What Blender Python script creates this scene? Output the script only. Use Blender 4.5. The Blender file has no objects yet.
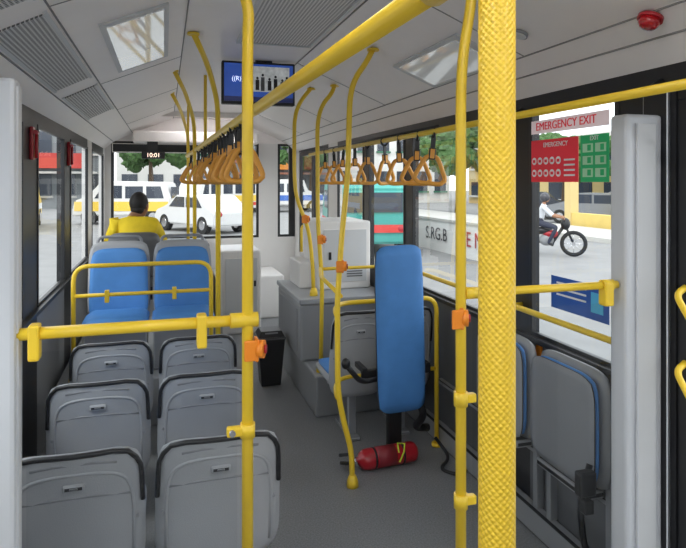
import bpy, bmesh, math, random
from mathutils import Vector, Matrix, Euler
random.seed(4)
scene=bpy.context.scene
# ---------------------------------------------------------------- materials
MC={}
def mat(name,col,rough=.5,metal=0.0,bump=0.0,bscale=60,var=0.0,vscale=8,emit=0,coat=0,spec=.5):
    if name in MC: return MC[name]
    m=bpy.data.materials.new(name); m.use_nodes=True
    nt=m.node_tree; n=nt.nodes; l=nt.links
    b=n['Principled BSDF']
    c=(*col,1)
    b.inputs['Base Color'].default_value=c
    b.inputs['Roughness'].default_value=rough
    b.inputs['Metallic'].default_value=metal
    b.inputs['Coat Weight'].default_value=coat
    b.inputs['Specular IOR Level'].default_value=spec
    tc=n.new('ShaderNodeTexCoord')
    nz=n.new('ShaderNodeTexNoise'); nz.inputs['Scale'].default_value=vscale; nz.inputs['Detail'].default_value=5
    l.new(tc.outputs['Object'],nz.inputs['Vector'])
    mx=n.new('ShaderNodeMix'); mx.data_type='RGBA'
    v=max(var,.03)
    mx.inputs['A'].default_value=tuple(max(0,x*(1-v)) for x in col)+(1,)
    mx.inputs['B'].default_value=tuple(min(1,x*(1+v)) for x in col)+(1,)
    l.new(nz.outputs['Fac'],mx.inputs['Factor']); l.new(mx.outputs['Result'],b.inputs['Base Color'])
    if bump>0:
        n2=n.new('ShaderNodeTexNoise'); n2.inputs['Scale'].default_value=bscale; n2.inputs['Detail'].default_value=3
        l.new(tc.outputs['Object'],n2.inputs['Vector'])
        bp=n.new('ShaderNodeBump'); bp.inputs['Strength'].default_value=bump; bp.inputs['Distance'].default_value=.003
        l.new(n2.outputs['Fac'],bp.inputs['Height']); l.new(bp.outputs['Normal'],b.inputs['Normal'])
    if emit>0:
        b.inputs['Emission Color'].default_value=c; b.inputs['Emission Strength'].default_value=emit
    MC[name]=m; return m
def dotmat(name,base,dark,scale,thr):
    m=mat(name,base,.5); nt=m.node_tree; n=nt.nodes; l=nt.links; b=n['Principled BSDF']
    tc=n.new('ShaderNodeTexCoord'); vo=n.new('ShaderNodeTexVoronoi'); vo.voronoi_dimensions='2D'
    vo.inputs['Randomness'].default_value=0; vo.inputs['Scale'].default_value=scale
    l.new(tc.outputs['Object'],vo.inputs['Vector'])
    cr=n.new('ShaderNodeValToRGB'); cr.color_ramp.elements[0].position=thr; cr.color_ramp.elements[1].position=thr+.08
    cr.color_ramp.elements[0].color=(*dark,1); cr.color_ramp.elements[1].color=(*base,1)
    l.new(vo.outputs['Distance'],cr.inputs['Fac']); l.new(cr.outputs['Color'],b.inputs['Base Color'])
    return m
def glassmat(name,tint,gl=.08):
    m=bpy.data.materials.new(name); m.use_nodes=True; nt=m.node_tree; n=nt.nodes; l=nt.links
    n.remove(n['Principled BSDF']); out=n['Material Output']
    t=n.new('ShaderNodeBsdfTransparent'); t.inputs['Color'].default_value=(*tint,1)
    g=n.new('ShaderNodeBsdfGlossy'); g.inputs['Roughness'].default_value=.02
    fr=n.new('ShaderNodeLayerWeight'); fr.inputs['Blend'].default_value=.25
    mp=n.new('ShaderNodeMath'); mp.operation='MULTIPLY'; mp.inputs[1].default_value=gl*4
    ad=n.new('ShaderNodeMath'); ad.operation='ADD'; ad.inputs[1].default_value=gl*.4
    l.new(fr.outputs['Fresnel'],mp.inputs[0]); l.new(mp.outputs[0],ad.inputs[0])
    mx=n.new('ShaderNodeMixShader'); l.new(ad.outputs[0],mx.inputs[0]); l.new(t.outputs[0],mx.inputs[1]); l.new(g.outputs[0],mx.inputs[2])
    l.new(mx.outputs[0],out.inputs['Surface']); return m
YEL=mat('yellow_paint',(.90,.61,.035),.38,coat=.15)
YELK=mat('yellow_knurled',(.90,.59,.03),.42,coat=.1)
nt=YELK.node_tree
# knurled grip: dimples laid out around the pole circumference (cylindrical coordinates about the pole axis)
tc=nt.nodes.new('ShaderNodeTexCoord'); sx=nt.nodes.new('ShaderNodeSeparateXYZ'); nt.links.new(tc.outputs['Object'],sx.inputs[0])
at=nt.nodes.new('ShaderNodeMath'); at.operation='ARCTAN2'; nt.links.new(sx.outputs['Y'],at.inputs[0]); nt.links.new(sx.outputs['X'],at.inputs[1])
ml=nt.nodes.new('ShaderNodeMath'); ml.operation='MULTIPLY'; ml.inputs[1].default_value=.0245; nt.links.new(at.outputs[0],ml.inputs[0])
cx=nt.nodes.new('ShaderNodeCombineXYZ'); nt.links.new(ml.outputs[0],cx.inputs['X']); nt.links.new(sx.outputs['Z'],cx.inputs['Y'])
mpn=nt.nodes.new('ShaderNodeMapping'); mpn.inputs['Rotation'].default_value=(0,0,math.radians(45)); nt.links.new(cx.outputs[0],mpn.inputs['Vector'])
vo=nt.nodes.new('ShaderNodeTexVoronoi'); vo.voronoi_dimensions='2D'; vo.inputs['Scale'].default_value=150; vo.inputs['Randomness'].default_value=0
nt.links.new(mpn.outputs[0],vo.inputs['Vector'])
bp=nt.nodes.new('ShaderNodeBump'); bp.inputs['Strength'].default_value=1.0; bp.inputs['Distance'].default_value=.003; bp.invert=True
nt.links.new(vo.outputs['Distance'],bp.inputs['Height'])
nt.links.new(bp.outputs['Normal'],nt.nodes['Principled BSDF'].inputs['Normal'])
SEATG=mat('seat_plastic_grey',(.37,.38,.40),.42,bump=.3,bscale=260,var=.06,vscale=5)
SEATG2=mat('seat_plastic_grey_dark',(.25,.255,.27),.45)
BLUE=mat('blue_upholstery',(.07,.24,.58),.62,bump=.35,bscale=350,var=.12,vscale=14)
BLK=mat('black_plastic',(.015,.015,.017),.4)
RUB=mat('black_rubber',(.02,.02,.02),.8)
WHT=mat('white_panel',(.80,.78,.76),.38,var=.03)
CEIL=mat('ceiling_panel',(.90,.855,.83),.4,var=.02)
LGR=mat('light_grey_panel',(.60,.61,.62),.45)
DGR=mat('dark_grey_panel',(.11,.113,.12),.38,bump=.15,bscale=200)
MGR=mat('mid_grey_panel',(.28,.285,.295),.45,bump=.1,bscale=200)
ALU=mat('aluminium_grey',(.6,.62,.65),.42,metal=.1)
FLOOR=mat('grey_vinyl_floor',(.23,.233,.24),.55,bump=.4,bscale=450,var=.6,vscale=130)
PERF=dotmat('perforated_panel',(.75,.73,.72),(.14,.14,.15),58,.28)
PERF2=dotmat('perforated_duct',(.66,.65,.64),(.10,.10,.10),70,.32)
ORG=mat('orange_handle',(.80,.36,.05),.45,coat=.1)
ORB=mat('orange_button',(.9,.27,.02),.35)
RED=mat('red_paint',(.42,.010,.02),.3,coat=.4)
REDT=mat('red_lens',(.45,.01,.015),.15,coat=.8)
GLS=glassmat('window_glass',(.93,.96,.95),.05)
GLP=glassmat('partition_glass',(.9,.92,.93),.07)
FILL=mat('fill_emitter',(.98,.98,1),.4,emit=12)  # glowing surface for the added fill strips
HGLOW=mat('hatch_cover_glow',(.62,.63,.62),.06,metal=.55,emit=.16,var=.1,vscale=5)  # hatch cover; its small emission paints in reflected brightness
CHR=mat('chrome',(.7,.7,.72),.15,metal=1)
WHI=mat('white_decal',(.85,.85,.85),.5)
# ---------------------------------------------------------------- builder
class B:
    def __init__(s,name): s.name=name; s.bm=bmesh.new(); s.mats=[]
    def mi(s,m):
        if m not in s.mats: s.mats.append(m)
        return s.mats.index(m)
    def box(s,lo,hi,m,bev=0,M=None,seg=2):
        i=s.mi(m)
        lo=Vector(lo);hi=Vector(hi); c=(lo+hi)/2; d=hi-lo
        T=Matrix.Translation(c)@Matrix.Diagonal((abs(d.x),abs(d.y),abs(d.z),1))
        if M is not None: T=M@T
        r=bmesh.ops.create_cube(s.bm,size=1,matrix=T)
        fs=set(f for v in r['verts'] for f in v.link_faces)
        for f in fs: f.material_index=i
        if bev>0:
            bmesh.ops.bevel(s.bm,geom=list(set(e for f in fs for e in f.edges)),offset=bev,segments=seg,affect='EDGES',profile=.5)
    def tube(s,pts,r,m,seg=10,closed=False,radii=None,cap=True):
        i=s.mi(m); pts=[Vector(p) for p in pts]; n=len(pts); rings=[]
        def tan(k):
            a=pts[(k-1)%n] if (closed or k>0) else pts[k]; b=pts[(k+1)%n] if (closed or k<n-1) else pts[k]
            t=b-a
            return t.normalized() if t.length>1e-9 else Vector((0,0,1))
        t0=tan(0); up=Vector((0,0,1)) if abs(t0.z)<.9 else Vector((1,0,0))
        nrm=(up-t0*up.dot(t0)).normalized()
        for k in range(n):
            t=tan(k); nrm=(nrm-t*nrm.dot(t)).normalized(); bn=t.cross(nrm)
            rr=radii[k] if radii else r
            rings.append([s.bm.verts.new(pts[k]+(nrm*math.cos(a)+bn*math.sin(a))*rr) for a in [2*math.pi*j/seg for j in range(seg)]])
        rng=range(n) if closed else range(n-1)
        for k in rng:
            A=rings[k];C=rings[(k+1)%n]
            for j in range(seg):
                f=s.bm.faces.new((A[j],A[(j+1)%seg],C[(j+1)%seg],C[j])); f.smooth=True; f.material_index=i
        if cap and not closed:
            for R in (rings[0][::-1],rings[-1]):
                f=s.bm.faces.new(R); f.material_index=i
    def cyl(s,a,b,r,m,seg=16,r2=None): s.tube([a,b],r,m,seg,radii=[r,r if r2 is None else r2])
    def ell(s,c,rad,m,M=None,u=16,v=10):
        i=s.mi(m); T=Matrix.Translation(c)
        if M is not None: T=T@M
        T=T@Matrix.Diagonal((*rad,1))
        r=bmesh.ops.create_uvsphere(s.bm,u_segments=u,v_segments=v,radius=1,matrix=T)
        for f in set(f for w in r['verts'] for f in w.link_faces): f.material_index=i; f.smooth=True
    def prism(s,poly,off,m,smooth=False):
        i=s.mi(m); A=[s.bm.verts.new(Vector(p)) for p in poly]; C=[s.bm.verts.new(Vector(p)+Vector(off)) for p in poly]
        n=len(poly); fs=[s.bm.faces.new(A[::-1]),s.bm.faces.new(C)]
        for j in range(n): fs.append(s.bm.faces.new((A[j],A[(j+1)%n],C[(j+1)%n],C[j])))
        for f in fs: f.material_index=i
    def quad(s,pts,m):
        f=s.bm.faces.new([s.bm.verts.new(Vector(p)) for p in pts]); f.material_index=s.mi(m)
    def shell(s,M,W,H,T,mb,mf,curv=.03,lean=0,k=.1,taper=0,nu=14,nv=16,puff=0,lean2=0):
        def P(u,v,side):
            x=u*(1-k*abs(v)**6)*W/2*(1-taper*(v+1)/2); z=(v*(1-k*abs(u)**6)+1)*H/2
            y=curv*u*u+lean*(v+1)/2+lean2*((v+1)/2)**2
            e=max(abs(u),abs(v)); t=T*(1-.75*e**6)
            if side: y+=t/2+puff*(1-u*u)*(1-v*v)
            else: y-=t/2
            return M@Vector((x,y,z))
        ib,iF=s.mi(mb),s.mi(mf)
        G=[]
        for side in (0,1):
            g=[[s.bm.verts.new(P(-1+2*a/nu,-1+2*b/nv,side)) for a in range(nu+1)] for b in range(nv+1)]
            G.append(g)
            for b in range(nv):
                for a in range(nu):
                    q=(g[b][a],g[b][a+1],g[b+1][a+1],g[b+1][a])
                    f=s.bm.faces.new(q if side==0 else q[::-1]); f.smooth=True; f.material_index=iF if side else ib
        g0,g1=G
        def rim(l0,l1):
            for j in range(len(l0)-1):
                f=s.bm.faces.new((l0[j],l1[j],l1[j+1],l0[j+1])); f.smooth=True; f.material_index=ib
        rim(g0[0],g1[0]); rim(g0[-1][::-1],g1[-1][::-1])
        rim([r[0] for r in g0][::-1],[r[0] for r in g1][::-1]); rim([r[-1] for r in g0],[r[-1] for r in g1])
        return P
    def done(s,M=None,recalc=True):
        if recalc: bmesh.ops.recalc_face_normals(s.bm,faces=s.bm.faces[:])
        me=bpy.data.meshes.new(s.name); s.bm.to_mesh(me); s.bm.free()
        for m in s.mats: me.materials.append(m)
        o=bpy.data.objects.new(s.name,me); scene.collection.objects.link(o)
        if M is not None: o.matrix_world=M
        return o
def fil(pts,rad=.06,n=6):
    pts=[Vector(p) for p in pts]; out=[pts[0]]
    for a,b,c in zip(pts,pts[1:],pts[2:]):
        d1=min(rad,(b-a).length*.49); d2=min(rad,(c-b).length*.49)
        p=b+(a-b).normalized()*d1; q=b+(c-b).normalized()*d2
        for j in range(n+1):
            t=j/n; out.append(p*(1-t)**2+b*2*t*(1-t)+q*t*t)
    out.append(pts[-1]); return out
def instance(o,name,M):
    c=bpy.data.objects.new(name,o.data); scene.collection.objects.link(c); c.matrix_world=M; return c
Tr=Matrix.Translation
def Rz(a): return Matrix.Rotation(math.radians(a),4,'Z')
def Rx(a): return Matrix.Rotation(math.radians(a),4,'X')
def Ry(a): return Matrix.Rotation(math.radians(a),4,'Y')
def text(parent,name,body,size,loc,rot,m,ext=.001):
    c=bpy.data.curves.new(name,'FONT'); c.body=body; c.size=size; c.extrude=ext; c.align_x='CENTER'; c.align_y='CENTER'
    c.materials.append(m); o=bpy.data.objects.new(name,c); scene.collection.objects.link(o)
    o.location=loc; o.rotation_euler=rot; o.parent=parent; o.matrix_parent_inverse=parent.matrix_world.inverted()
    return o
XL,XR=-.70,1.65; YF=7.8; YB=-2.0; ZW=2.0
# ---------------------------------------------------------------- shell
b=B('floor'); b.box((XL-.05,YB,-.06),(XR+.05,YF+.05,0),FLOOR)
b.done()
prof=[(XL,2.0),(-.60,2.09),(-.38,2.2),(.10,2.4),(.85,2.4),(1.48,2.14),(1.57,2.08),(XR,2.0)]
b=B('ceiling')
poly=[(x,YB,z) for x,z in prof]+[(XR+.05,YB,2.0),(XR+.05,YB,2.5),(XL-.05,YB,2.5),(XL-.05,YB,2.0)]
b.prism(poly,(0,YF-YB+.05,0),CEIL)
GRV=mat('seam_dark',(.25,.24,.235),.6)
def slab(b,p,q,y0,y1,m,th=.006,off=0.0):
    p=Vector((p[0],0,p[1]));q=Vector((q[0],0,q[1])); d=(q-p).normalized(); n=Vector((d.z,0,-d.x))
    if n.z>0: n=-n
    a=p+n*off; c=q+n*off
    b.prism([a+Vector((0,y0,0)),c+Vector((0,y0,0)),c+n*th+Vector((0,y0,0)),a+n*th+Vector((0,y0,0))],(0,y1-y0,0),m)
def lerp(p,q,t): return (p[0]+(q[0]-p[0])*t,p[1]+(q[1]-p[1])*t)
for i in (1,2,3,4,5,6):
    x,z=prof[i]; b.box((x-.003,YB,z-.004),(x+.003,YF,z+.004),GRV)
for y in (-.8,.6,2.25,3.95,5.3,6.6):
    slab(b,prof[4],prof[5],y-.003,y+.003,GRV,.002); slab(b,prof[2],prof[3],y-.003,y+.003,GRV,.002)
# perforated duct grilles set in the left cove
p,q=prof[1],prof[2]
ys=[.7,2.1,2.3,3.6,3.9,5.1]
for y0,y1 in zip(ys[::2],ys[1::2]):
    slab(b,lerp(p,q,.12),lerp(p,q,.88),y0,y1,PERF2,.006)
    slab(b,lerp(p,q,.06),lerp(p,q,.12),y0-.02,y1+.02,LGR,.009); slab(b,lerp(p,q,.88),lerp(p,q,.94),y0-.02,y1+.02,LGR,.009)
b.done()
b=B('return_air_grille')
b.box((.40,1.4,2.388),(.80,3.4,2.4),PERF)
for x in (.385,.80): b.box((x,1.385,2.382),(x+.015,3.415,2.4),LGR)
for y in (1.385,2.4,3.4): b.box((.385,y,2.381),(.815,y+.015,2.4),LGR)
b.done()
b=B('ceiling_hatch')  # roof hatch, not a lamp; slight glow stands in for a bright reflection
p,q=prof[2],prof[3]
slab(b,lerp(p,q,.24),lerp(p,q,.82),2.65,3.75,LGR,.010); slab(b,lerp(p,q,.29),lerp(p,q,.77),2.7,3.7,HGLOW,.014); b.done()
b=B('ceiling_hatch'); p,q=prof[4],prof[5]  # second hatch, same painted-in glow
slab(b,lerp(p,q,.58),lerp(p,q,.985),2.36,3.12,LGR,.010); slab(b,lerp(p,q,.615),lerp(p,q,.95),2.41,3.07,HGLOW,.014); b.done()
for x in (.16,.78):
    b=B('added_fill_strip')  # fill added out of view to brighten the interior, not a fitted lamp
    for y0,y1 in ((-1.8,-.3),(-.1,1.3)):
        b.box((x-.03,y0,2.388),(x+.03,y1,2.4),FILL)
    b.done()
# added front fill strip, screened from view by a ceiling-coloured baffle
b=B('added_fill_strip'); b.box((-.1,7.1,2.385),(1.0,7.16,2.4),FILL); b.box((-.14,7.03,2.34),(1.04,7.05,2.4),CEIL); b.done()
def dome(name,x,z,y,r,m,h,m2=LGR):
    b=B(name); n=Vector((-.38,0,-.92)).normalized(); c=Vector((x,y,z))
    b.cyl(c-n*.0,c+n*.012,r*1.15,m2,24); b.tube([c+n*.012,c+n*(.012+h*.5),c+n*(.012+h*.85),c+n*(.012+h)],r,m,24,radii=[r,r*.93,r*.7,r*.25]); b.done()
dome('alarm_beacon',1.49,2.128,1.56,.034,REDT,.03,RED)
dome('round_ceiling_lamp',1.35,2.19,2.08,.028,LGR,.006,MGR)
# walls
def wall(side,wins,lowmat,name):
    x0,x1=(XR,XR+.05) if side>0 else (XL-.05,XL)
    b=B(name); prev=YB
    for (y0,y1,z0,z1,pm) in wins:
        b.box((x0,prev,0),(x1,y0,2.0),pm)
        if z0>0: b.box((x0,y0,0),(x1,y1,z0),lowmat)
        b.box((x0,y0,z1),(x1,y1,2.0),BLK)
        prev=y1
    b.box((x0,prev,0),(x1,YF,2.0),WHT)
    b.done()
RW=[(-1.6,.2,.88,1.93,DGR),(.45,1.62,.06,1.93,BLK),(1.88,2.46,.88,1.93,BLK),(2.60,3.87,.88,1.93,BLK),(4.0,4.8,.88,1.93,BLK),(4.93,5.75,.88,1.93,BLK),(6.1,7.55,.06,1.98,WHT)]
LW=[(-1.6,-.2,.88,1.93,LGR),(0,1.6,.88,1.93,BLK),(1.75,3.42,.88,1.93,BLK),(3.78,4.74,.88,1.93,BLK),(5.03,6.1,.88,1.93,BLK),(6.45,7.6,.8,1.93,WHT)]
wall(1,RW,DGR,'wall_right'); wall(-1,LW,MGR,'wall_left')
b=B('trim_1'); b.box((XR-.03,1.75,.86),(XR,4.5,.885),BLK,.003); b.box((XR-.05,1.75,0),(XR,3.9,.12),MGR,.01); b.box((XR-.035,1.9,.36),(XR,3.4,.385),MGR,.004); b.done()
b=B('trim_2'); b.box((XL,YB+.1,.86),(XL+.03,7.6,.885),BLK,.003); b.box((XL,YB+.1,0),(XL+.035,1.7,.12),MGR,.01); b.done()
wn=0
for side,L in ((1,RW),(-1,LW)):
    for j,(y0,y1,z0,z1,pm) in enumerate(L):
        if z0<.1: continue
        wn+=1; b=B('window_%d'%wn); x=XR-.006 if side>0 else XL-.018
        xa,xb=(x,x+.024)
        w=.022
        b.box((xa,y0,z0),(xb,y1,z0+w),BLK,.003); b.box((xa,y0,z1-w),(xb,y1,z1),BLK,.003)
        b.box((xa,y0,z0+w),(xb,y0+w,z1-w),BLK,.003); b.box((xa,y1-w,z0+w),(xb,y1,z1-w),BLK,.003)
        xm=(xa+xb)/2
        b.quad([(xm,y0+w,z0+w),(xm,y1-w,z0+w),(xm,y1-w,z1-w),(xm,y0+w,z1-w)],GLS)
        o=b.done()
dn=0
for (y0,y1,z0,z1,pm) in (RW[1],RW[6]):
    dn+=1; b=B('door_%d'%dn); x=XR+.005
    ym=(y0+y1)/2
    for a,c in ((y0+.004,ym-.004),(ym+.004,y1-.004)):
        w=.055
        b.box((x,a,z0+.01),(x+.035,c,z0+.14),BLK,.004); b.box((x,a,z1-w),(x+.035,c,z1-.005),BLK,.004)
        b.box((x,a,z0+.14),(x+.035,a+w,z1-w),BLK,.004); b.box((x,c-w,z0+.14),(x+.035,c,z1-w),BLK,.004)
        b.quad([(x+.017,a+w,z0+.14),(x+.017,c-w,z0+.14),(x+.017,c-w,z1-w),(x+.017,a+w,z1-w)],GLS)
    if dn==1:
        for zz in (1.13,.88):
            b.tube(fil([(x,1.585,zz+.12),(x-.05,1.575,zz+.10),(x-.065,1.51,zz+.04),(x-.065,1.44,zz-.04),(x,1.40,zz-.07)],.03),.011,YEL)
    b.done()
b=B('wall_front')
b.box((XL,YF,0),(XR,YF+.05,.88),WHT)
b.box((XL,YF,2.1),(XR,YF+.05,2.5),CEIL)
b.box((XL,YF,.88),(-.63,YF+.05,2.1),WHT); b.box((1.17,YF,.88),(1.42,YF+.05,2.1),WHT); b.box((1.6,YF,.88),(XR,YF+.05,2.1),BLK)
b.done()
b=B('window_20'); 
for (xa,xb) in ((-.63,1.17),(1.42,1.6)):
    w=.03; z0,z1=.88,2.1
    b.box((xa,YF+.0,z0),(xb,YF+.04,z0+w),BLK); b.box((xa,YF,z1-w),(xb,YF+.04,z1),BLK); b.box((xa,YF,z0+w),(xa+w,YF+.04,z1-w),BLK); b.box((xb-w,YF,z0+w),(xb,YF+.04,z1-w),BLK)
    b.quad([(xa+w,YF+.02,z0+w),(xb-w,YF+.02,z0+w),(xb-w,YF+.02,z1-w),(xa+w,YF+.02,z1-w)],GLS)
b.done()
b=B('wall_rear'); b.box((XL,YB-.05,0),(XR,YB,1.1),LGR); b.box((XL,YB-.05,1.1),(XL+.3,YB,2.5),LGR); b.box((XR-.3,YB-.05,1.1),(XR,YB,2.5),LGR); b.box((XL+.3,YB-.05,1.95),(XR-.3,YB,2.5),LGR); b.done()
b=B('window_21'); b.quad([(XL+.3,YB-.02,1.1),(XR-.3,YB-.02,1.1),(XR-.3,YB-.02,1.95),(XL+.3,YB-.02,1.95)],GLS)
for x in (XL+.3,XR-.33): b.box((x,YB-.03,1.1),(x+.03,YB-.01,1.95),BLK)
b.done()
b=B('front_header_box'); b.box((-.36,7.35,2.06),(1.1,YF-.005,2.2),CEIL,.02); b.box((-.6,7.55,1.95),(.55,7.62,2.06),BLK,.01); b.done()
b=B('time_display'); b.box((-.26,7.3,1.87),(.0,7.36,1.95),BLK,.006); b.box((-.2,7.32,1.95),(-.08,7.345,2.07),BLK)
o=b.done(); text(o,'digits','10:01',.07,(-.13,7.297,1.91),(math.pi/2,0,0),mat('display_glow',(1,.75,.6),.4,emit=1.2))
b=B('dashboard'); b.box((-.68,7.15,.34),(.5,7.78,.9),BLK,.04); b.box((-.5,7.0,.8),(.1,7.2,.95),DGR,.04); b.box((-.68,7.0,.32),(.5,7.15,.5),DGR,.02); b.done()
b=B('driver_platform'); b.box((-.66,5.45,0),(.42,7.78,.32),MGR,.01); b.done()
b=B('front_cabinet'); b.box((.56,6.35,0),(.98,7.0,.88),WHT,.02); b.box((.60,6.338,.2),(.94,6.35,.80),LGR,.004); b.box((.9,6.33,.5),(.92,6.34,.56),BLK); b.box((.56,7.0,0),(1.35,7.78,.5),WHT,.02); b.done()
b=B('driver_seat')
b.shell(Tr((-.27,5.83,.72)),.46,.42,.1,DGR,DGR,curv=.05,lean=-.05,k=.12)
b.box((-.49,5.85,.62),(-.05,6.32,.74),DGR,.04); b.box((-.38,5.95,.32),(-.16,6.25,.62),BLK,.02); b.done()
b=B('steering_wheel'); c=Vector((-.27,6.64,1.02)); Mw=Tr(c)@Rx(-55)
b.tube([Mw@Vector((.2*math.cos(a),0,.2*math.sin(a))) for a in [2*math.pi*j/32 for j in range(32)]],.014,BLK,8,closed=True)
for a in (90,210,330): b.cyl(c,Mw@Vector((.2*math.cos(math.radians(a)),0,.2*math.sin(math.radians(a)))),.012,BLK,8)
b.ell(c,(.05,.03,.05),BLK); b.cyl(c,(-.27,7.05,.75),.025,BLK); b.done()
# ---------------------------------------------------------------- seats
def seat(name,front=SEATG2,H=.74,z0=0.0,backz=.27,upl=BLUE):
    b=B(name); h=H-backz
    P=b.shell(Tr((0,0,backz)),.435,h,.032,SEATG,SEATG,curv=.035,lean=-.03,lean2=-.035,k=.11,taper=.03)
    b.shell(Tr((0,.028,backz+.09)),.37,h-.15,.03,upl,upl,curv=.03,lean=-.02,lean2=-.03,k=.1,taper=.03,puff=.012)
    off=Vector((0,-.004,0))
    path=[P(-.97,.15,0)]+[P(-.965,v,0) for v in (.4,.6,.75)]+[P(-.93,.87,0),P(-.84,.955,0)]+[P(u,.965,0) for u in (-.6,-.3,0,.3,.6)]+[P(.84,.955,0),P(.93,.87,0)]+[P(.965,v,0) for v in (.75,.6,.4)]+[P(.97,.15,0)]
    b.tube([p+off for p in path],.0085,BLK,8)
    # raised moulding framing the lower back, and the recessed grip below the top bar
    path=[P(-.84,-.8,0),P(-.84,0,0),P(-.80,.45,0),P(-.66,.63,0),P(-.3,.70,0),P(.3,.70,0),P(.66,.63,0),P(.80,.45,0),P(.84,0,0),P(.84,-.8,0)]
    b.tube([p+Vector((0,.001,0)) for p in fil(path,.04,4)],.0065,SEATG,8)
    path=[P(-.82,.30,0),P(-.3,.36,0),P(.3,.36,0),P(.82,.30,0)]
    b.tube([p+Vector((0,.002,0)) for p in path],.006,SEATG2,6)
    path=[P(-.62,.80,0),P(-.3,.84,0),P(.3,.84,0),P(.62,.80,0)]
    b.tube([p+Vector((0,.003,0)) for p in path],.006,SEATG2,6)
    q=P(0,.52,0); b.box(q+Vector((-.034,-.010,-.013)),q+Vector((.034,.01,.013)),BLK,.008)
    b.box(q+Vector((-.012,-.012,-.003)),q+Vector((.012,-.006,.003)),DGR,.001)
    for sx in (-1,1):
        q=P(sx*.88,-.1,0); b.cyl(q+Vector((0,.004,0)),q+Vector((0,-.006,0)),.006,SEATG2,8)
    b.shell(Tr((0,.02,.385))@Rx(-90)@Matrix.Identity(4),.42,.43,.05,SEATG,SEATG,curv=0,k=.1)
    b.shell(Tr((0,.05,.415))@Rx(-90)@Rz(180)@Tr((0,0,0)),.38,.38,.03,upl,upl,curv=0,k=.1)
    b.box((-.03,.12,.0),(.03,.16,.38),SEATG2,.006); b.box((-.03,.30,.0),(.03,.34,.38),SEATG2,.006); b.box((-.04,.06,0),(.04,.40,.02),SEATG2,.005)
    b.box((-.19,.12,.345),(.19,.16,.375),SEATG2,.005); b.box((-.19,.30,.345),(.19,.34,.375),SEATG2,.005)
    return b
s0=seat('bus_seat').done(Tr((.182,2.13,0)))
for x,y in ((-.278,2.13),(.182,2.84),(-.278,2.84),(.182,3.50),(-.278,3.50)):
    instance(s0,'bus_seat',Tr((x,y,0)))
s1=seat('bus_seat',H=.83,backz=.30).done(Tr((1.125,3.47,0))@Matrix.Diagonal((.82,1,1,1)))
instance(s1,'bus_seat',Tr((1.46,3.47,0))@Matrix.Diagonal((.70,1,1,1)))
def blueseat(x):
    b=B('blue_bus_seat'); z=.33
    b.shell(Tr((0,0,.62)),.43,.55,.035,SEATG,SEATG,curv=-.03,lean=.05,k=.1,taper=.04)
    b.shell(Tr((0,-.035,.62)),.405,.50,.05,BLUE,BLUE,curv=-.03,lean=.05,k=.1,taper=.06)
    b.tube(fil([(-.15,.03,1.12),(-.15,.05,1.20),(.15,.05,1.20),(.15,.03,1.12)],.05),.011,SEATG2,8)
    b.shell(Tr((0,-.02,.66))@Rx(90),.42,.42,.09,SEATG2,BLUE,curv=0,k=.1)
    b.box((-.2,-.36,z),(.2,-.02,.62),SEATG2,.01)
    return b.done(Tr((x,4.62,0)))
blueseat(-.315); blueseat(.125)
b=B('wheel_arch_platform'); b.box((XL+.04,4.12,0),(.36,5.4,.325),MGR,.015); b.done()
b=B('seat_guard_rail')
y=4.16
b.tube(fil([(-.56,y,.326),(-.56,y,1.06),(.30,y,1.06),(.30,y,.326)],.1),.0145,YEL)
b.cyl((-.56,y,.87),(.30,y,.87),.0125,YEL)
for x in (-.36,.06): b.box((x-.014,y-.018,.82),(x+.014,y+.018,.90),YEL,.004)
for x in (-.56,.30): b.cyl((x,y,.326),(x,y,.345),.03,YEL)
b.done()
# ---------------------------------------------------------------- left partition
b=B('partition_handrail')
Y1=1.75
b.cyl((-.37,Y1,1.2),(.23,Y1,1.2),.0165,YEL,14)
pp=[(.23,Y1,0),(.23,Y1,2.02),(.235,Y1,2.12),(.17,Y1,2.25),(.15,Y1,2.398)]
b.tube(fil(pp,.12),.0165,YEL,14)
b.cyl((.23,Y1,0),(.23,Y1,.03),.035,YEL); 
for x in (-.33,.10): b.box((x-.014,Y1-.022,1.13),(x+.014,Y1+.022,1.225),YEL,.006)
b.tube([(.18,Y1,1.2),(.26,Y1,1.2)],.022,YEL,14)
for z in (.88,.35): b.box((.17,Y1-.012,z-.014),(.235,Y1+.012,z+.014),YEL,.005); b.cyl((.23,Y1,z-.02),(.23,Y1,z+.02),.022,YEL); b.cyl((.185,Y1-.02,z),(.185,Y1+.016,z),.009,CHR)
b.done()
b=B('glass_partition'); b.quad([(-.35,Y1,.12),(.2,Y1,.12),(.2,Y1,1.15),(-.35,Y1,1.15)],GLP); b.done()
b=B('partition_post'); b.box((XL+.002,1.72,0),(-.37,1.79,1.87),ALU,.012); b.box((-.375,1.735,.02),(-.365,1.775,1.85),LGR,.003); b.done()
def button(name,c,sgn=1):
    b=B(name); c=Vector(c)
    b.box(c+Vector((.014,-.022,-.034)),c+Vector((.024,.018,.034)),ORB,.004)
    b.cyl(c+Vector((.022,-.002,0)),c+Vector((.042,-.010,0)),.026,ORB,20); b.cyl(c+Vector((.042,-.010,0)),c+Vector((.048,-.012,0)),.013,RED,16)
    b.box(c+Vector((-.018,-.024,-.030)),c+Vector((.018,-.015,.030)),ORB,.004); b.done()
button('stop_button',(.235,1.745,1.115)); 
def pole(name,pts,r=.016,foot=True,rad=.1):
    b=B(name); b.tube(fil(pts,rad),r,YEL,12)
    if foot: p=Vector(pts[0]); b.tube([p,p+Vector((0,0,.03)),p+Vector((0,0,.06))],.03,YEL,14,radii=[.032,.03,.018])
    q=Vector(pts[-1]); b.cyl(q-Vector((0,0,.012)),q+Vector((0,0,.0)),.032,YEL)
    b.done()
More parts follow.
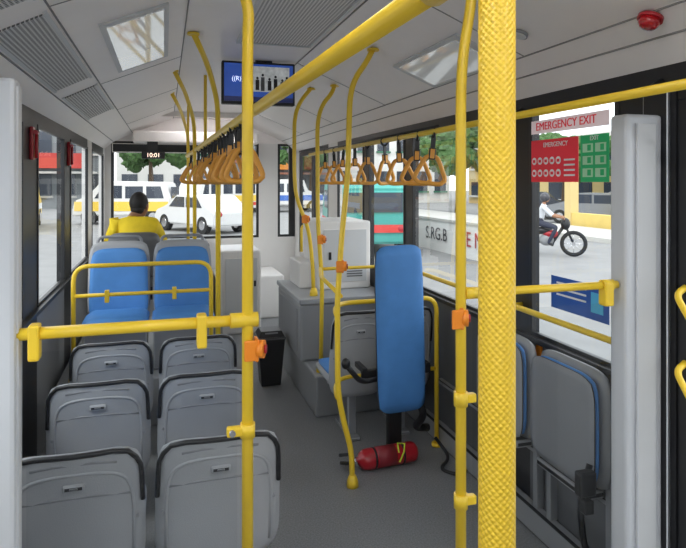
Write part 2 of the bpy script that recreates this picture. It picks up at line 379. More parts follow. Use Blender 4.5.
for y,x,zb,dy in ((4.02,.335,0,.72),(5.43,.25,.32,1.0),(6.7,.24,.32,1.2)):
    pole('grab_pole',[(x,y,zb),(x,y,1.98),(x-.01,y-.08*dy,2.13),(x-.09,y-.5*dy,2.30),(x-.19,y-dy,2.397)],r=.0165,rad=.16)
# ---------------------------------------------------------------- near pole and overhead rail
b=B('grab_pole'); b.cyl((0,0,0),(0,0,2.4),.0245,YELK,28); b.cyl((0,0,0),(0,0,.03),.045,YEL); b.cyl((0,0,2.37),(0,0,2.4),.045,YEL); b.done(Tr((.425,.71,0)))
def railx(y): return .405-(y-.75)*.03
b=B('overhead_handrail')
b.tube([(railx(y),y,1.905-.004*y) for y in (.74,2,4,6.6)],.0225,YEL,16)
for y in (4.6,6.5): b.cyl((railx(y),y,1.885),(railx(y),y,2.4),.012,YEL); 
b.tube([(railx(.74)-.01,.74,1.902),(railx(.86),.86,1.902)],.028,YEL,16)
b.done()
b=B('overhead_handrail')
b.tube([(1.40,.6,1.875),(1.40,5.9,1.875)],.0155,YEL,14)
for y in (.32,1.68,2.53,3.93,4.86): b.tube(fil([(1.40,max(y,.62),1.875),(1.56,y if y>.5 else .62,1.90),(XR-.001,y if y>.5 else .62,1.95)],.05),.010,BLK,8)
b.tube([(1.385,2.9,1.897),(1.385,5.6,1.897)],.006,BLK,6)
b.done()
def handles(name,pos,zf,seedy,S=1.0):
    random.seed(seedy); b=B(name)
    for (x,y) in pos:
        rot=random.uniform(-30,30); sw=random.uniform(-6,6)
        M=Tr((x,y,zf(y)))@Rz(rot)@Ry(sw)
        b.box((-.013,-.004,-.10),(.013,.004,-.02),BLK,.002,M); b.tube([M@Vector((0,.027*math.cos(a),.027*math.sin(a))) for a in [2*math.pi*j/12 for j in range(12)]],.007,BLK,6,closed=True)
        b.box((-.019,-.015,-.150),(.019,.015,-.085),ORG,.007,M)
        tri=[(0,0,-.125),(.036,0,-.14),(.088,0,-.255),(.062,0,-.280),(-.062,0,-.280),(-.088,0,-.255),(-.036,0,-.14)]
        pts=[Vector(p) for p in tri]; n=len(pts); sm=[]
        for k in range(n):
            p,c,q=pts[k-1],pts[k],pts[(k+1)%n]
            for t in (.25,.5,.75):
                a=c.lerp(p,.35) ; d=c.lerp(q,.35); sm.append(a*(1-t)**2+c*2*t*(1-t)+d*t*t)
        b.tube([M@p for p in sm],.0125,ORG,8,closed=True)
    b.done()
ly=[2.72,2.86,3.0,3.14,3.28,3.42,3.56,3.72,3.9,4.1,4.35,4.6,4.9,5.2,5.6,6.0]
handles('hanging_grab_handles',[(railx(y),y) for y in ly],lambda y:1.905-.004*y-.012,3)
handles('hanging_grab_handles',[(1.40,y) for y in (2.98,3.2,3.5,3.75,4.1,4.4,4.7,5.0,5.3)],lambda y:1.87,8)
# ---------------------------------------------------------------- right curved poles
YFp=3.01
F=[(.945,YFp,0),(.94,YFp,.19),(.90,YFp,.33),(.865,YFp,.50),(.862,YFp,.98),(.885,YFp,1.3),(.92,YFp,1.65),(.93,YFp,2.05),(.96,YFp,2.15),(1.02,YFp,2.23),(1.06,YFp,2.308)]
pole('grab_pole',F,.015,rad=.08)
Yp=4.05
pole('grab_pole',[(1.04,Yp,.28),(1.05,Yp,.9),(1.02,Yp,1.3),(1.015,Yp,2.02),(1.05,Yp,2.14),(1.12,Yp,2.22),(1.14,Yp,2.28)],.015)
Yp=4.42
pole('grab_pole',[(1.08,Yp,.74),(1.07,Yp,1.0),(1.04,Yp,1.25),(.945,Yp,1.48),(.93,Yp,1.65),(.93,Yp,2.08),(.97,Yp,2.2),(1.06,Yp,2.31)],.015,foot=True)
button('stop_button',(1.03,4.05,1.20)); button('stop_button',(.868,3.01,1.16)); button('stop_button',(1.0,4.415,1.32))
b=B('seat_guard_rail'); y=3.33
b.tube(fil([(.864,3.025,.90),(.90,3.2,.90),(.98,y,.90),(1.58,y,.90),(1.58,y,.0)],.09),.014,YEL)
b.tube(fil([(.866,3.025,.47),(.90,3.2,.47),(.98,y,.47),(1.58,y,.47)],.09),.012,YEL)
b.cyl((1.58,y,0),(1.58,y,.02),.03,YEL)
b.tube(fil([(1.04,4.07,.99),(1.2,4.08,.99),(1.56,4.08,.99),(XR-.01,4.10,.99)],.05),.012,YEL)
b.tube(fil([(.885,3.025,1.0),(.95,3.7,1.0),(1.03,4.03,1.0)],.05),.012,YEL)
b.done()
b=B('wheel_arch_cover'); b.box((.98,3.95,0),(XR-.002,5.15,.28),MGR,.015); b.box((.95,4.3,.28),(XR-.002,5.2,.70),MGR,.02); b.box((.94,4.28,.70),(XR-.002,5.22,.74),SEATG,.01)
b.box((.944,4.4,.33),(.95,5.1,.65),SEATG2,.003); b.done()
b=B('equipment_cabinet'); b.box((1.17,4.62,.74),(XR-.045,5.19,1.285),WHT,.015); b.box((1.04,4.74,.74),(1.165,5.15,.95),WHT,.012); b.box((1.21,4.612,.80),(1.57,4.62,1.22),LGR,.003); b.box((1.25,4.605,.98),(1.27,4.615,1.04),BLK)
for z in (.84,.86,.88): b.box((1.40,4.606,z),(1.53,4.613,z+.008),DGR)
b.done()
b=B('front_door_partition'); b.box((1.20,5.45,0),(XR-.003,5.50,.95),WHT,.01); b.tube(fil([(1.22,5.475,.95),(1.22,5.475,1.2),(1.60,5.475,1.2),(XR-.004,5.475,1.2)],.05),.013,YEL); b.done()
b=B('waste_bin'); M=Tr((.80,4.75,0))
def ring(r,z): return [M@Vector((sx*r,sy*r,z)) for sx,sy in ((-1,-1),(1,-1),(1,1),(-1,1))]
R0,R1,R2=ring(.075,0),ring(.105,.38),ring(.08,.43)
for A,C in ((R0,R1),(R1,R2)):
    for j in range(4): b.quad([A[j],A[(j+1)%4],C[(j+1)%4],C[j]],BLK)
b.quad(R0[::-1],BLK); b.quad(R2,DGR); b.box((-.11,-.112,.365),(.11,.112,.385),DGR,.004,M); b.box((-.05,-.09,.39),(.05,-.085,.42),MGR,0,M); b.done()
# ---------------------------------------------------------------- wheelchair backrest
b=B('wheelchair_backrest'); 
Mb=Tr((1.270,3.12,.318))@Ry(-1.5)
b.shell(Mb@Rz(180),.285,.93,.06,BLK,BLUE,curv=.0,k=.07,puff=.01,lean=0)
b.box((1.24,3.15,.40),(1.31,3.18,.95),BLK,.01); b.box((1.05,3.17,.50),(1.47,3.20,.55),BLK,.008)
b.tube(fil([(1.19,3.17,.50),(1.03,3.13,.50),(.93,3.07,.62)],.05),.015,BLK,10); b.ell((.925,3.065,.63),(.024,.024,.03),BLK)
b.box((1.25,3.29,0),(1.34,3.33,.42),BLK,.01); b.box((1.25,3.17,.38),(1.34,3.33,.44),BLK,.01)
b.tube(fil([(1.40,3.17,.34),(1.44,3.2,.24),(1.40,3.26,.16),(1.50,3.28,.14)],.05),.022,BLK,10)
for x in (1.07,1.45): b.box((x-.015,3.17,.53),(x+.015,3.32,.56),BLK,.004)
b.done()
# fire extinguisher lying on the floor
b=B('fire_extinguisher'); M0=Tr((1.18,3.17,.058))@Rz(4)
pf=[(.205,.012),(.20,.035),(.188,.050),(.17,.056),(-.10,.056),(-.125,.052),(-.145,.038),(-.155,.020),(-.170,.018)]
b.tube([M0@Vector((x,0,0)) for x,r in pf],.06,RED,24,radii=[r for x,r in pf])
b.cyl(M0@Vector((-.168,0,0)),M0@Vector((-.195,0,0)),.022,CHR)
b.tube([M0@Vector(p) for p in ((-.18,0,.012),(-.21,-.005,.045),(-.27,-.01,.052))],.009,BLK,8)
b.tube([M0@Vector(p) for p in ((-.18,0,-.005),(-.215,-.01,.0),(-.265,-.015,.012))],.009,BLK,8)
b.cyl(M0@Vector((-.185,-.015,0)),M0@Vector((-.185,-.035,0)),.014,CHR)
b.tube(fil([M0@Vector(p) for p in ((-.185,.01,-.01),(-.22,.07,-.04),(-.1,.075,-.048),(.12,.072,-.048))],.05),.009,BLK,8)
b.tube([M0@Vector((.10,0,0)),M0@Vector((.112,0,0))],.0575,BLK,24)
b.tube([M0@Vector((-.07,0,0)),M0@Vector((-.058,0,0))],.0575,BLK,24)
b.tube([M0@Vector((-.05,0,0)),M0@Vector((.06,0,0))],.0566,mat('label_maroon',(.26,.02,.03),.5),24)
YG=mat('tag_yellow_green',(.65,.8,.05),.5)
b.tube([M0@Vector((.07,-.058,-.02)),M0@Vector((.10,-.052,.03)),M0@Vector((.12,-.02,.06)),M0@Vector((.08,-.01,.065)),M0@Vector((.07,-.05,.03))],.005,YG,6)
b.done()
b=B('floor_cable')
b.tube(fil([(1.52,3.22,.10),(1.56,3.1,.03),(1.45,3.03,.012),(1.53,2.93,.012),(1.59,2.98,.012)],.06),.010,BLK,8); b.done()
# ---------------------------------------------------------------- right partition, pole, post
b=B('partition_post'); b.box((1.485,1.66,0),(1.635,1.74,1.83),ALU,.012); b.box((1.52,1.648,.03),(1.60,1.66,1.80),LGR,.004); b.box((1.635,1.64,0),(XR-.001,1.75,1.93),BLK,.004); b.done()
pole('grab_pole',[(.89,1.70,0),(.89,1.70,1.9),(.90,1.70,2.02),(.93,1.70,2.18),(.935,1.70,2.364)],.0165)
b=B('partition_handrail'); b.cyl((.905,1.70,1.25),(1.48,1.70,1.25),.0135,YEL,14)
for x in (.925,1.44): b.tube([(x-.022,1.70,1.25),(x+.022,1.70,1.25)],.019,YEL,14)
b.box((1.42,1.68,1.18),(1.455,1.72,1.26),YEL,.006)
for z in (.92,.60):
    b.cyl((.89,1.70,z-.022),(.89,1.70,z+.022),.022,YEL); b.box((.89,1.688,z-.014),(.94,1.712,z+.014),YEL,.004)
b.done()
b=B('glass_partition'); b.quad([(.93,1.70,.12),(1.46,1.70,.12),(1.46,1.70,1.19),(.93,1.70,1.19)],GLP); b.done()
button('stop_button',(.865,1.695,1.175))
b=B('window_handrail'); b.tube(fil([(XR-.01,3.7,1.01),(XR-.06,3.66,1.01),(XR-.06,1.85,1.01),(XR-.06,1.745,1.01)],.04),.0135,YEL,12)
for y in (2.53,): b.cyl((XR-.06,y,1.01),(XR,y,1.01),.011,YEL)
b.done()
def folding(yc,name='folding_seat'):
    b=B(name)
    b.shell(Tr((XR-.055,yc,.42))@Rz(90),.44,.46,.05,MGR,MGR,curv=0,k=.1)
    b.shell(Tr((XR-.095,yc,.44))@Rz(90),.40,.42,.025,BLUE,BLUE,curv=0,k=.1)
    b.shell(Tr((XR-.115,yc,.43))@Rz(90),.41,.43,.022,RUB,SEATG2,curv=0,k=.1)
    b.box((XR-.12,yc-.16,.385),(XR-.03,yc+.16,.42),BLK,.01)
    b.box((XR-.04,yc-.2,.12),(XR-.001,yc-.17,.8),SEATG2,.004); b.box((XR-.04,yc+.17,.12),(XR-.001,yc+.2,.8),SEATG2,.004)
    b.done()
folding(2.08); folding(2.55)
b=B('seat_belt'); 
b.tube(fil([(1.50,1.86,.56),(1.47,1.85,.50),(1.45,1.85,.40),(1.47,1.85,.25),(1.55,1.85,.2)],.05),.012,BLK,8); b.box((1.43,1.82,.46),(1.50,1.86,.55),BLK,.008); b.box((1.445,1.815,.40),(1.485,1.86,.45),RUB,.006); b.done()
b=B('wall_button'); b.box((XR-.012,2.36,.80),(XR-.001,2.40,.85),ORB,.003); b.done()
for y in (3.6,4.9):
    b=B('emergency_hammer'); b.box((XL,y-.03,1.72),(XL+.02,y+.03,1.9),RED,.006); b.cyl((XL+.03,y,1.73),(XL+.03,y,1.87),.009,RED,8); b.cyl((XL+.03,y-.03,1.87),(XL+.03,y+.03,1.87),.012,RED,8); b.done()
# ---------------------------------------------------------------- tv
b=B('television'); yT=3.92
SCR=mat('screen_blue',(.03,.08,.35),.2,emit=.35,var=.3)
b.box((.35,yT,2.105),(.83,yT+.06,2.385),BLK,.008); b.box((.365,yT-.003,2.125),(.815,yT,2.37),SCR)
b.box((.55,yT-.006,2.19),(.79,yT-.002,2.355),mat('screen_photo',(.40,.42,.42),.3,emit=.3,var=.9,vscale=28)); b.box((.365,yT-.006,2.125),(.815,yT-.002,2.155),mat('screen_bar',(.02,.03,.12),.3,emit=.2))
b.box((.57,yT+.02,2.385),(.68,yT+.05,2.4),BLK)
for (x,z,h,m) in ((.57,2.20,.09,BLK),(.605,2.195,.12,DGR),(.65,2.2,.085,BLK),(.69,2.195,.11,BLK),(.735,2.2,.08,DGR),(.765,2.2,.1,BLK)):
    b.box((x-.004,yT-.009,z),(x+.02,yT-.005,z+h*.75),m,.001); b.ell((x+.008,yT-.007,z+h*.87),(.008,.003,.009),BLK)
o=b.done(); text(o,'caption','((R))',.04,(.45,yT-.006,2.27),(math.pi/2,0,0),mat('caption_glow',(.7,.8,1),.3,emit=.8))
# ---------------------------------------------------------------- stickers
b=B('emergency_exit_sticker'); x=XR-.012
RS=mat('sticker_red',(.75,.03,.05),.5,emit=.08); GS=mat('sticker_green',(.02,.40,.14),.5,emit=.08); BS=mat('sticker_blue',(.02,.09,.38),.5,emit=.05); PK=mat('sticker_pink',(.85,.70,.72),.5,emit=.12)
b.box((x-.002,2.10,1.60),(x,2.43,1.79),RS); b.box((x-.002,1.92,1.60),(x,2.085,1.79),GS); b.box((x-.002,1.92,1.82),(x,2.43,1.88),PK)
for j in range(5):
    for k in range(2):
        y=2.405-j*.044; z=1.63+k*.055
        c=[(x-.004,y+.017*math.cos(a),z+.017*math.sin(a)+.01) for a in [2*math.pi*i/14 for i in range(14)]]
        b.prism(c,(.0015,0,0),WHI); b.box((x-.005,y-.009,z+.003),(x-.003,y+.009,z+.016),RS)
for i in range(4): b.box((x-.004,2.12,1.625+.022*i),(x-.002,2.19,1.633+.022*i),WHI)
for j in range(2):
    for k in range(3):
        b.box((x-.004,2.07-.075*j-.06,1.62+.05*k),(x-.002,2.07-.075*j,1.62+.05*k+.035),mat('sticker_palegreen',(.45,.75,.5),.5)); b.box((x-.005,2.07-.075*j-.05,1.626+.05*k),(x-.003,2.07-.075*j-.03,1.62+.05*k+.03),GS)
o=b.done()
rt=(math.pi/2,0,-math.pi/2)
text(o,'lettering','EMERGENCY EXIT',.05,(x-.004,2.19,1.85),rt,RS)
text(o,'lettering_2','EMERGENCY',.03,(x-.004,2.25,1.765),rt,WHI); text(o,'lettering_3','EXIT',.025,(x-.004,2.0,1.775),rt,WHI)
b=B('blue_notice_sticker'); b.box((x-.002,1.92,1.05),(x,2.28,1.19),BS)
for z in (1.16,1.135,1.11): b.box((x-.004,2.05,z),(x-.002,2.24,z+.008),WHI)
b.box((x-.004,1.95,1.08),(x-.002,2.02,1.16),mat('sticker_cyan',(.1,.5,.8),.5)); b.done()
# ---------------------------------------------------------------- people
SK=mat('skin',(.33,.17,.10),.5,spec=.3); HAIR=mat('hair_black',(.012,.01,.009),.6,bump=.6,bscale=250)
SHY=mat('shirt_yellow',(.88,.62,.02),.75,bump=.9,bscale=22,var=.2,vscale=12); TRO=mat('trousers_dark',(.03,.035,.06),.8); SHOE=mat('shoe_black',(.02,.02,.02),.5)
EYEW=mat('eye_white',(.8,.8,.78),.3); LIP=mat('lips',(.3,.09,.07),.5); SHW=mat('shirt_white',(.6,.62,.65),.8)
def human(name,J,E,head,yaw,shirt,helmet=None):
    names=list(J); me=bpy.data.meshes.new('sk'); me.from_pydata([J[k][0] for k in names],[(names.index(a),names.index(c)) for a,c,_ in E],[])
    o=bpy.data.objects.new('sk',me); scene.collection.objects.link(o)
    sk=o.modifiers.new('Skin','SKIN'); sk.use_smooth_shade=True; ss=o.modifiers.new('S','SUBSURF'); ss.levels=2; ss.render_levels=2
    for i,k in enumerate(names):
        sv=me.skin_vertices[0].data[i]; r=J[k][1]; sv.radius=(r,r) if not isinstance(r,tuple) else r; sv.use_root=(k=='pelvis')
    bpy.context.view_layer.update(); dg=bpy.context.evaluated_depsgraph_get()
    m2=bpy.data.meshes.new_from_object(o.evaluated_get(dg)); bpy.data.objects.remove(o)
    b=B(name); mats={'shirt':shirt,'skin':SK,'trousers':TRO,'shoe':SHOE}
    for k in mats.values(): b.mi(k)
    b.bm.from_mesh(m2)
    def dist(p,a,c):
        a=Vector(a);c=Vector(c);d=c-a;t=max(0,min(1,(p-a).dot(d)/d.length_squared)); return (p-a-d*t).length
    for f in b.bm.faces:
        p=f.calc_center_median(); best=min(E,key=lambda e:dist(p,J[e[0]][0],J[e[1]][0])); f.material_index=b.mi(mats[best[2]]); f.smooth=True
    H=Tr(head)@Rz(yaw)
    b.ell(H@Vector((0,0,0)),(.074,.092,.112),SK,Rz(yaw),20,14); b.ell(H@Vector((0,.025,-.06)),(.052,.062,.052),SK,Rz(yaw))
    for sx in (-1,1):
        b.ell(H@Vector((sx*.076,-.005,-.01)),(.012,.02,.032),SK,Rz(yaw),10,8); b.ell(H@Vector((sx*.030,.080,.005)),(.014,.010,.009),EYEW,Rz(yaw),10,8); b.ell(H@Vector((sx*.030,.089,.005)),(.006,.004,.006),HAIR,Rz(yaw),8,6)
        b.box(H@Vector((sx*.030,.086,.026))-Vector((.015,.004,.003)),H@Vector((sx*.030,.086,.026))+Vector((.015,.004,.003)),HAIR)
    b.tube([H@Vector((0,.085,.01)),H@Vector((0,.108,-.025)),H@Vector((0,.088,-.033))],.01,SK,8,radii=[.006,.014,.008])
    b.ell(H@Vector((0,.084,-.058)),(.024,.009,.008),LIP,Rz(yaw),10,6)
    if helmet: b.ell(H@Vector((0,-.015,.025)),(.115,.13,.125),helmet,Rz(yaw)); 
    else:
        b.ell(H@Vector((0,-.022,.028)),(.085,.092,.104),HAIR,Rz(yaw),20,14); b.ell(H@Vector((0,-.045,-.03)),(.068,.058,.06),HAIR,Rz(yaw),14,10)
    for s_ in ('L','R'):
        w=Vector(J['wr'+s_][0]); e=Vector(J['el'+s_][0]); d=(w-e).normalized(); side=d.cross(Vector((0,0,1))).normalized(); up=side.cross(d)
        sg=1 if s_=='L' else -1
        for k,(ln) in enumerate((.030,.034,.032,.025)):
            base=w+d*.075+side*((k-1.5)*.019); b.tube([base-d*.03,base,base+d*ln*.8-up*.012,base+d*ln*.75-up*.035,base+d*.005-up*.045],.008,SK,8,radii=[.010,.010,.009,.008,.007])
        base=w+d*.03+side*(sg*.035); b.tube([w+d*.02+side*(sg*.015),base,base+d*.03+side*sg*.008-up*.02,base+d*.045-up*.038],.009,SK,8,radii=[.012,.011,.009,.008])
        b.tube([w-d*.01,w+d*.03,w+d*.075],.03,SK,10,radii=[.022,.032,.034])
    return b.done()
E=[('pelvis','belly','shirt'),('belly','chest','shirt'),('chest','neckb','shirt'),('neckb','neck','skin'),
   ('chest','shL','shirt'),('shL','elL','shirt'),('elL','wrL','skin'),('chest','shR','shirt'),('shR','elR','shirt'),('elR','wrR','skin'),
   ('pelvis','hipL','trousers'),('hipL','knL','trousers'),('knL','anL','trousers'),('anL','toL','shoe'),('pelvis','hipR','trousers'),('hipR','knR','trousers'),('knR','anR','trousers'),('anR','toR','shoe')]
x=-.27; y=6.02
J={'pelvis':((x,y,.82),.13),'belly':((x,y,.95),.14),'chest':((x,y+.01,1.15),.15),'neckb':((x,y+.03,1.26),.075),'neck':((x,y+.05,1.33),.052)}
for s_,sg in (('L',-1),('R',1)):
    J['sh'+s_]=((x+sg*.17,y+.01,1.19),.078); J['el'+s_]=((x+sg*.26,y+.20,.98),.05); J['wr'+s_]=((x+sg*.20,y+.50,1.05),.028)
    J['hip'+s_]=((x+sg*.10,y+.04,.82),.085); J['kn'+s_]=((x+sg*.13,y+.46,.84),.062); J['an'+s_]=((x+sg*.13,y+.60,.42),.042); J['to'+s_]=((x+sg*.13,y+.76,.36),.036)
human('driver',J,E,(x+.04,y+.07,1.375),-30,SHY)
# ---------------------------------------------------------------- outside
GZ=-.35
ASP=mat('asphalt',(.25,.25,.25),.9,bump=.4,bscale=8,var=.25,vscale=1.2); CON=mat('concrete',(.5,.49,.46),.9,var=.15,vscale=1); 
b=B('street_ground'); b.box((-60,-30,GZ-.2),(90,120,GZ),ASP); b.done()
SW=GZ+.15
b=B('sidewalk'); b.box((13.4,-5,GZ),(16.2,46,SW),CON); b.done()
b=B('road_markings')
for k in range(8): b.box((3.0,2+k*6,GZ),(3.15,5+k*6,GZ+.01),WHI)
b.done()
WIN=mat('dark_window',(.04,.05,.07),.15)
def building(name,lo,hi,m,face,fl=3,nx=6,trim=None,sign=None):
    b=B(name); b.box(lo,hi,m); lo=Vector(lo);hi=Vector(hi); H=hi.z-lo.z
    for f in range(fl):
        z0=lo.z+H*(f+.3)/fl; z1=lo.z+H*(f+.8)/fl
        for k in range(nx):
            if face=='-y':
                w=(hi.x-lo.x)/nx; xa=lo.x+w*(k+.2); b.box((xa,lo.y-.06,z0),(xa+w*.6,lo.y+.02,z1),WIN); b.box((xa-.1,lo.y-.2,z0-.15),(xa+w*.6+.1,lo.y,z0),trim or CON)
            else:
                w=(hi.y-lo.y)/nx; ya=lo.y+w*(k+.2); xx=lo.x if face=='-x' else hi.x; b.box((xx-.06,ya,z0),(xx+.06,ya+w*.6,z1),WIN); b.box((xx-.2,ya-.1,z0-.15),(xx+.2,ya+w*.6+.1,z0),trim or CON)
    b.box((lo.x-.3,lo.y-.3,hi.z),(hi.x+.3,hi.y+.3,hi.z+.3),trim or CON)
    if sign: b.box((lo.x+.8,lo.y-.5,2.6),(hi.x-.8,lo.y-.2,3.7),sign); b.box((lo.x+.3,lo.y-1.6,2.2),(hi.x-.3,lo.y-.1,2.35),trim or CON)
    return b.done()
BW=mat('plaster_white',(.70,.69,.66),.9,var=.08,vscale=.5); BY=mat('plaster_yellow',(.62,.48,.22),.9,var=.1,vscale=.6); BR=mat('plaster_terracotta',(.40,.16,.1),.9,var=.1,vscale=.6); BG=mat('plaster_grey',(.22,.24,.25),.9,var=.1,vscale=.5); GRN=mat('awning_green',(.04,.18,.11),.7)
S1,S2,S3=mat('sign_red',(.5,.05,.04),.6),mat('sign_teal',(.03,.3,.35),.6),mat('sign_orange',(.75,.3,.05),.6)
building('street_building',(-14,48,GZ),(-4.4,58,9),BG,'-y',3,6,None,S1)
building('street_building',(-3.5,48,GZ),(4,58,6),BW,'-y',2,4,GRN,None)
building('street_building',(5,48,GZ),(13,58,8),BG,'-y',3,5,BR,S3)
building('street_building',(14.5,52,GZ),(26,64,7),BW,'-y',2,6,GRN)
building('street_building',(27,24,GZ),(36,50,4.5),BY,'-x',2,9,BW)
building('street_building',(-22,8,GZ),(-15,24,6),BW,'+x',2,6,CON)
building('street_building',(-22,26,GZ),(-15,46,5),BW,'+x',2,7,BR)
b=B('roadside_wall'); b.box((7.4,12.4,GZ),(7.55,18.6,.52),mat('wall_white',(.72,.72,.71),.85,var=.15,vscale=1)); b.box((7.36,12.4,.52),(7.59,18.6,.58),CON)
o=b.done(); rt=(math.pi/2,0,-math.pi/2); gr=mat('graffiti_black',(.05,.05,.06),.7)
text(o,'graffiti','S.RG.B',.50,(7.38,15.6,.12),rt,gr); text(o,'graffiti_2','WE MA',.55,(7.38,13.5,.12),rt,mat('graffiti_red',(.4,.06,.06),.7))
b=B('yellow_kerb_wall'); b.box((16.5,17,GZ),(16.8,22.0,.30),mat('kerb_yellow',(.70,.52,.16),.8,var=.15,vscale=2)); 
for y in (17,21.6): b.box((16.45,y,GZ),(16.85,y+.4,2.4),BY)
b.done()
TYR=mat('tyre',(.02,.02,.02),.85)
def wheel(b,c,r,w,ax,m=TYR):
    c=Vector(c); ax=Vector(ax); b.cyl(c-ax*w/2,c+ax*w/2,r,m,20); b.cyl(c-ax*(w/2+.01),c+ax*(w/2+.01),r*.55,CHR,14)
def vehicle(name,prof,width,body,M,wheels,wr,wins,stripes=()):
    b=B(name); b.prism([(x,-width/2,z) for x,z in prof],(0,width,0),body)
    bmesh.ops.bevel(b.bm,geom=b.bm.edges[:],offset=.06,segments=2,affect='EDGES')
    for (pl) in wins:
        for sy in (-1,1): b.prism([(x,sy*(width/2+.008),z) for x,z in pl],(0,-sy*.006,0),WIN)
    x0=min(p[0] for p in prof); x1=max(p[0] for p in prof)
    for st,sa,sb in stripes:
        for sy in (-1,1): b.box((x0+.1,sy*(width/2+.012)-.004,sa),(x1-.1,sy*(width/2+.012)+.004,sb),st)
        b.box((x0-.01,-width*.42,sa),(x0+.02,width*.42,sb),st)
    for xw in wheels:
        for sy in (-1,1): wheel(b,(xw,sy*(width/2-.1),wr),wr,.22,(0,1,0))
    for sy in (-1,1):
        b.ell((x1-.02,sy*width*.36,.75),(.06,.14,.1),WHI); b.ell((x0+.02,sy*width*.36,.75),(.05,.12,.1),RED)
    zt=max(p[1] for p in prof)
    if zt>1.8: b.box((x0-.012,-width*.38,zt*.6),(x0+.03,width*.38,zt*.86),WIN)
    return b.done(M)
jp=[(-2.7,.45),(-2.75,1.95),(-2.5,2.12),(1.2,2.12),(1.45,1.35),(2.4,1.2),(2.6,.9),(2.6,.45)]
jw=[[(-2.5+i*.85,1.3),(-1.85+i*.85,1.3),(-1.85+i*.85,1.85),(-2.5+i*.85,1.85)] for i in range(4)]+[[(.85,1.3),(1.25,1.3),(1.1,1.85),(.85,1.85)]]
JR,JY,JB=mat('jeep_red',(.6,.05,.04),.4),mat('jeep_yellow',(.8,.55,.08),.4),mat('jeep_blue',(.05,.15,.5),.4)
JW=mat('jeep_white',(.70,.69,.67),.4)
vv=[(-2.2,.4),(-2.25,1.2),(-2.0,1.95),(.9,2.0),(1.5,1.25),(2.1,1.1),(2.2,.75),(2.2,.4)]
vvw=[[(-1.95,1.2),(-1.15,1.2),(-1.15,1.75),(-1.8,1.75)],[(-1.0,1.2),(-.2,1.2),(-.2,1.75),(-1.0,1.75)],[(-.05,1.2),(1.2,1.2),(.8,1.78),(-.05,1.78)]]
vehicle('van',vv,1.8,JW,Tr((-1.7,30,GZ))@Rz(165),(-1.45,1.45),.36,vvw,((JY,.62,1.05),))
vehicle('jeepney',jp,1.9,JW,Tr((2.4,34,GZ))@Rz(215),(-1.8,1.8),.38,jw,((JY,.85,1.2),(JR,.62,.8)))
vehicle('jeepney',jp,1.9,JW,Tr((7.4,39,GZ))@Rz(5),(-1.8,1.8),.38,jw,((JB,.75,1.1),))
vehicle('jeepney',jp,1.9,JY,Tr((-6.2,28,GZ))@Rz(95),(-1.8,1.8),.38,jw,((WHI,.75,1.0),))
cp=[(-2.1,.3),(-2.15,.85),(-1.6,.95),(-1.1,1.42),(.5,1.45),(1.15,.98),(2.0,.85),(2.15,.6),(2.1,.3)]
cw=[[(-1.35,.98),(-.25,.98),(-.25,1.36),(-1.02,1.36)],[(-.15,.98),(.98,.98),(.45,1.38),(-.15,1.38)]]
vehicle('car',cp,1.75,mat('car_white',(.7,.7,.7),.25),Tr((1.4,24.5,GZ))@Rz(120),(-1.35,1.35),.33,cw)
vehicle('car',cp,1.75,mat('car_grey',(.3,.31,.33),.25,metal=.5),Tr((19.2,23.4,GZ))@Rz(120),(-1.35,1.35),.33,cw)
vehicle('car',cp,1.75,mat('car_dark',(.05,.055,.07),.25,metal=.4),Tr((18.6,28.2,GZ))@Rz(140),(-1.35,1.35),.33,cw)
vehicle('car',cp,1.75,mat('car_silver',(.4,.4,.4),.25),Tr((24,27,GZ))@Rz(150),(-1.35,1.35),.33,cw)
vp=[(-2.5,.35),(-2.55,1.75),(-2.3,1.95),(1.6,1.95),(2.3,1.2),(2.5,.95),(2.5,.35)]
vw=[[(-2.2+i*1.0,1.15),(-1.35+i*1.0,1.15),(-1.35+i*1.0,1.7),(-2.2+i*1.0,1.7)] for i in range(4)]
vehicle('minibus',vp,1.9,mat('minibus_teal',(.06,.34,.30),.35),Tr((5.6,17.0,GZ))@Rz(80),(-1.7,1.8),.36,vw,((JR,.65,.85),))
def motorcycle():
    b=B('motorcycle'); R=.29
    for x in (-.62,.62):
        b.tube([(x+R*math.cos(a),0,R+.05+R*math.sin(a)) for a in [2*math.pi*j/24 for j in range(24)]],.05,TYR,8,closed=True)
        for a in range(0,360,45): b.cyl((x,0,R+.05),(x+R*math.cos(math.radians(a)),0,R+.05+R*math.sin(math.radians(a))),.008,CHR,6)
        b.cyl((x,-.06,R+.05),(x,.06,R+.05),.05,CHR,12)
    b.tube([(.62,0,.34),(.5,0,.6),(.38,0,.95)],.03,BLK,8); b.tube([(.38,-.3,1.0),(.4,0,.95),(.38,.3,1.0)],.018,BLK,8)
    b.ell((.42,0,.85),(.12,.13,.16),BLK); b.tube([(-.62,0,.34),(-.2,0,.38),(.1,0,.35),(.38,0,.8)],.045,BLK,8)
    b.ell((-.05,0,.42),(.2,.12,.16),MGR); b.ell((-.28,0,.66),(.42,.13,.10),BLK); b.ell((.05,0,.58),(.2,.12,.12),RED); b.ell((-.6,0,.70),(.22,.11,.08),BLK); b.tube([(-.1,.13,.35),(-.7,.15,.38)],.04,CHR,10)
    return b.done(Tr((9.75,13.7,GZ))@Rz(-38))
motorcycle()
MM=Tr((9.75,13.7,GZ))@Rz(-38)
def m_(p): return tuple(MM@Vector(p))
J={'pelvis':(m_((-.25,0,.88)),.13),'belly':(m_((-.22,0,1.03)),.13),'chest':(m_((-.15,0,1.22)),.14),'neckb':(m_((-.12,0,1.36)),.065),'neck':(m_((-.10,0,1.43)),.05)}
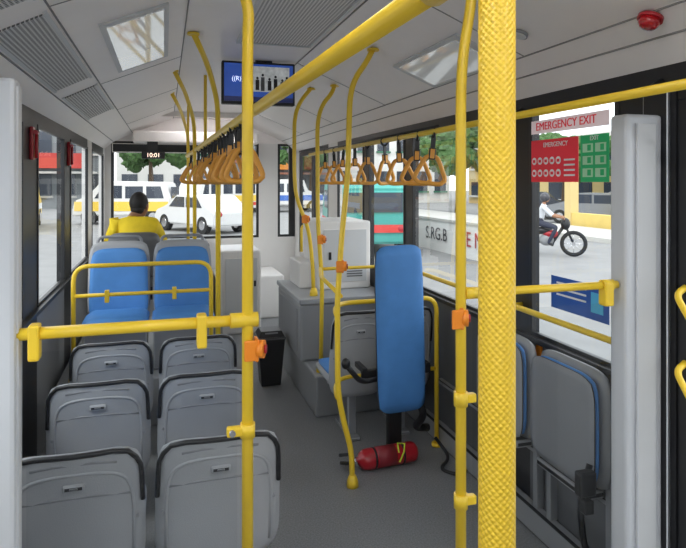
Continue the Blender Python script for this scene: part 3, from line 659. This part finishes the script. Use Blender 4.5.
for s_,sg in (('L',1),('R',-1)):
    J['sh'+s_]=(m_((-.13,sg*.18,1.29)),.06); J['el'+s_]=(m_((.10,sg*.28,1.07)),.045); J['wr'+s_]=(m_((.31,sg*.27,1.03)),.03)
    J['hip'+s_]=(m_((-.20,sg*.1,.85)),.085); J['kn'+s_]=(m_((.2,sg*.2,.75)),.062); J['an'+s_]=(m_((.0,sg*.2,.35)),.042); J['to'+s_]=(m_((.14,sg*.2,.29)),.036)
human('motorcycle_rider',J,E,m_((-.08,0,1.52)),-38-90,SHW,helmet=mat('helmet_dark',(.05,.05,.06),.25))
LEAF=mat('leaves',(.06,.13,.035),.8,var=.5,vscale=3,bump=1,bscale=6); BARK=mat('bark',(.12,.08,.05),.9)
def tree(x,y,h,r,sd,z=GZ):
    random.seed(sd); b=B('street_tree'); b.tube([(x,y,z),(x+.1,y,h*.5),(x,y+.1,h)],.2,BARK,8,radii=[.22,.16,.08])
    for k in range(34):
        a=random.uniform(0,6.28); q=random.uniform(0,r); c=Vector((x+q*math.cos(a),y+q*math.sin(a),h+random.uniform(-.35,.55)*r)); rr=r*random.uniform(.16,.34)
        i=b.mi(LEAF); g=bmesh.ops.create_icosphere(b.bm,subdivisions=3,radius=rr,matrix=Tr(c))
        for v in g['verts']: v.co+= (v.co-c).normalized()*random.uniform(-.25,.25)*rr
        for f in set(f for v in g['verts'] for f in v.link_faces): f.material_index=i
    b.done()
tree(17.6,34,3.4,2.4,1); tree(23.5,31.5,3.0,2.3,2); tree(-1,43,3.8,2.2,3); tree(22.4,24.2,2.9,1.8,4); tree(10.5,44,3.8,2.3,5)
# ---------------------------------------------------------------- world + sun
w=bpy.data.worlds.new('World'); scene.world=w; w.use_nodes=True; nt=w.node_tree; bg=nt.nodes['Background']
tc=nt.nodes.new('ShaderNodeTexCoord'); nz=nt.nodes.new('ShaderNodeTexNoise'); nz.inputs['Scale'].default_value=2.2; nz.inputs['Detail'].default_value=5
cr=nt.nodes.new('ShaderNodeValToRGB'); cr.color_ramp.elements[0].position=.35; cr.color_ramp.elements[0].color=(.80,.88,1,1); cr.color_ramp.elements[1].position=.6; cr.color_ramp.elements[1].color=(1,1,1,1)
nt.links.new(tc.outputs['Generated'],nz.inputs['Vector']); nt.links.new(nz.outputs['Fac'],cr.inputs['Fac']); nt.links.new(cr.outputs['Color'],bg.inputs['Color'])
bg.inputs['Strength'].default_value=1.7
sl=bpy.data.lights.new('sun','SUN'); sl.energy=.9; sl.angle=math.radians(14); so=bpy.data.objects.new('sun',sl); scene.collection.objects.link(so); so.rotation_euler=(math.radians(28),math.radians(-30),0)
# ---------------------------------------------------------------- camera
cam=bpy.data.cameras.new('camera'); co=bpy.data.objects.new('camera',cam); scene.collection.objects.link(co)
co.location=(0,0,1.6); co.rotation_euler=(math.pi/2,0,-math.atan(178/600)); cam.sensor_width=36; cam.lens=600/686*36; cam.shift_y=-92/686; cam.clip_start=.05; cam.clip_end=400
scene.camera=co
scene.view_settings.view_transform='Standard'; scene.view_settings.exposure=.52
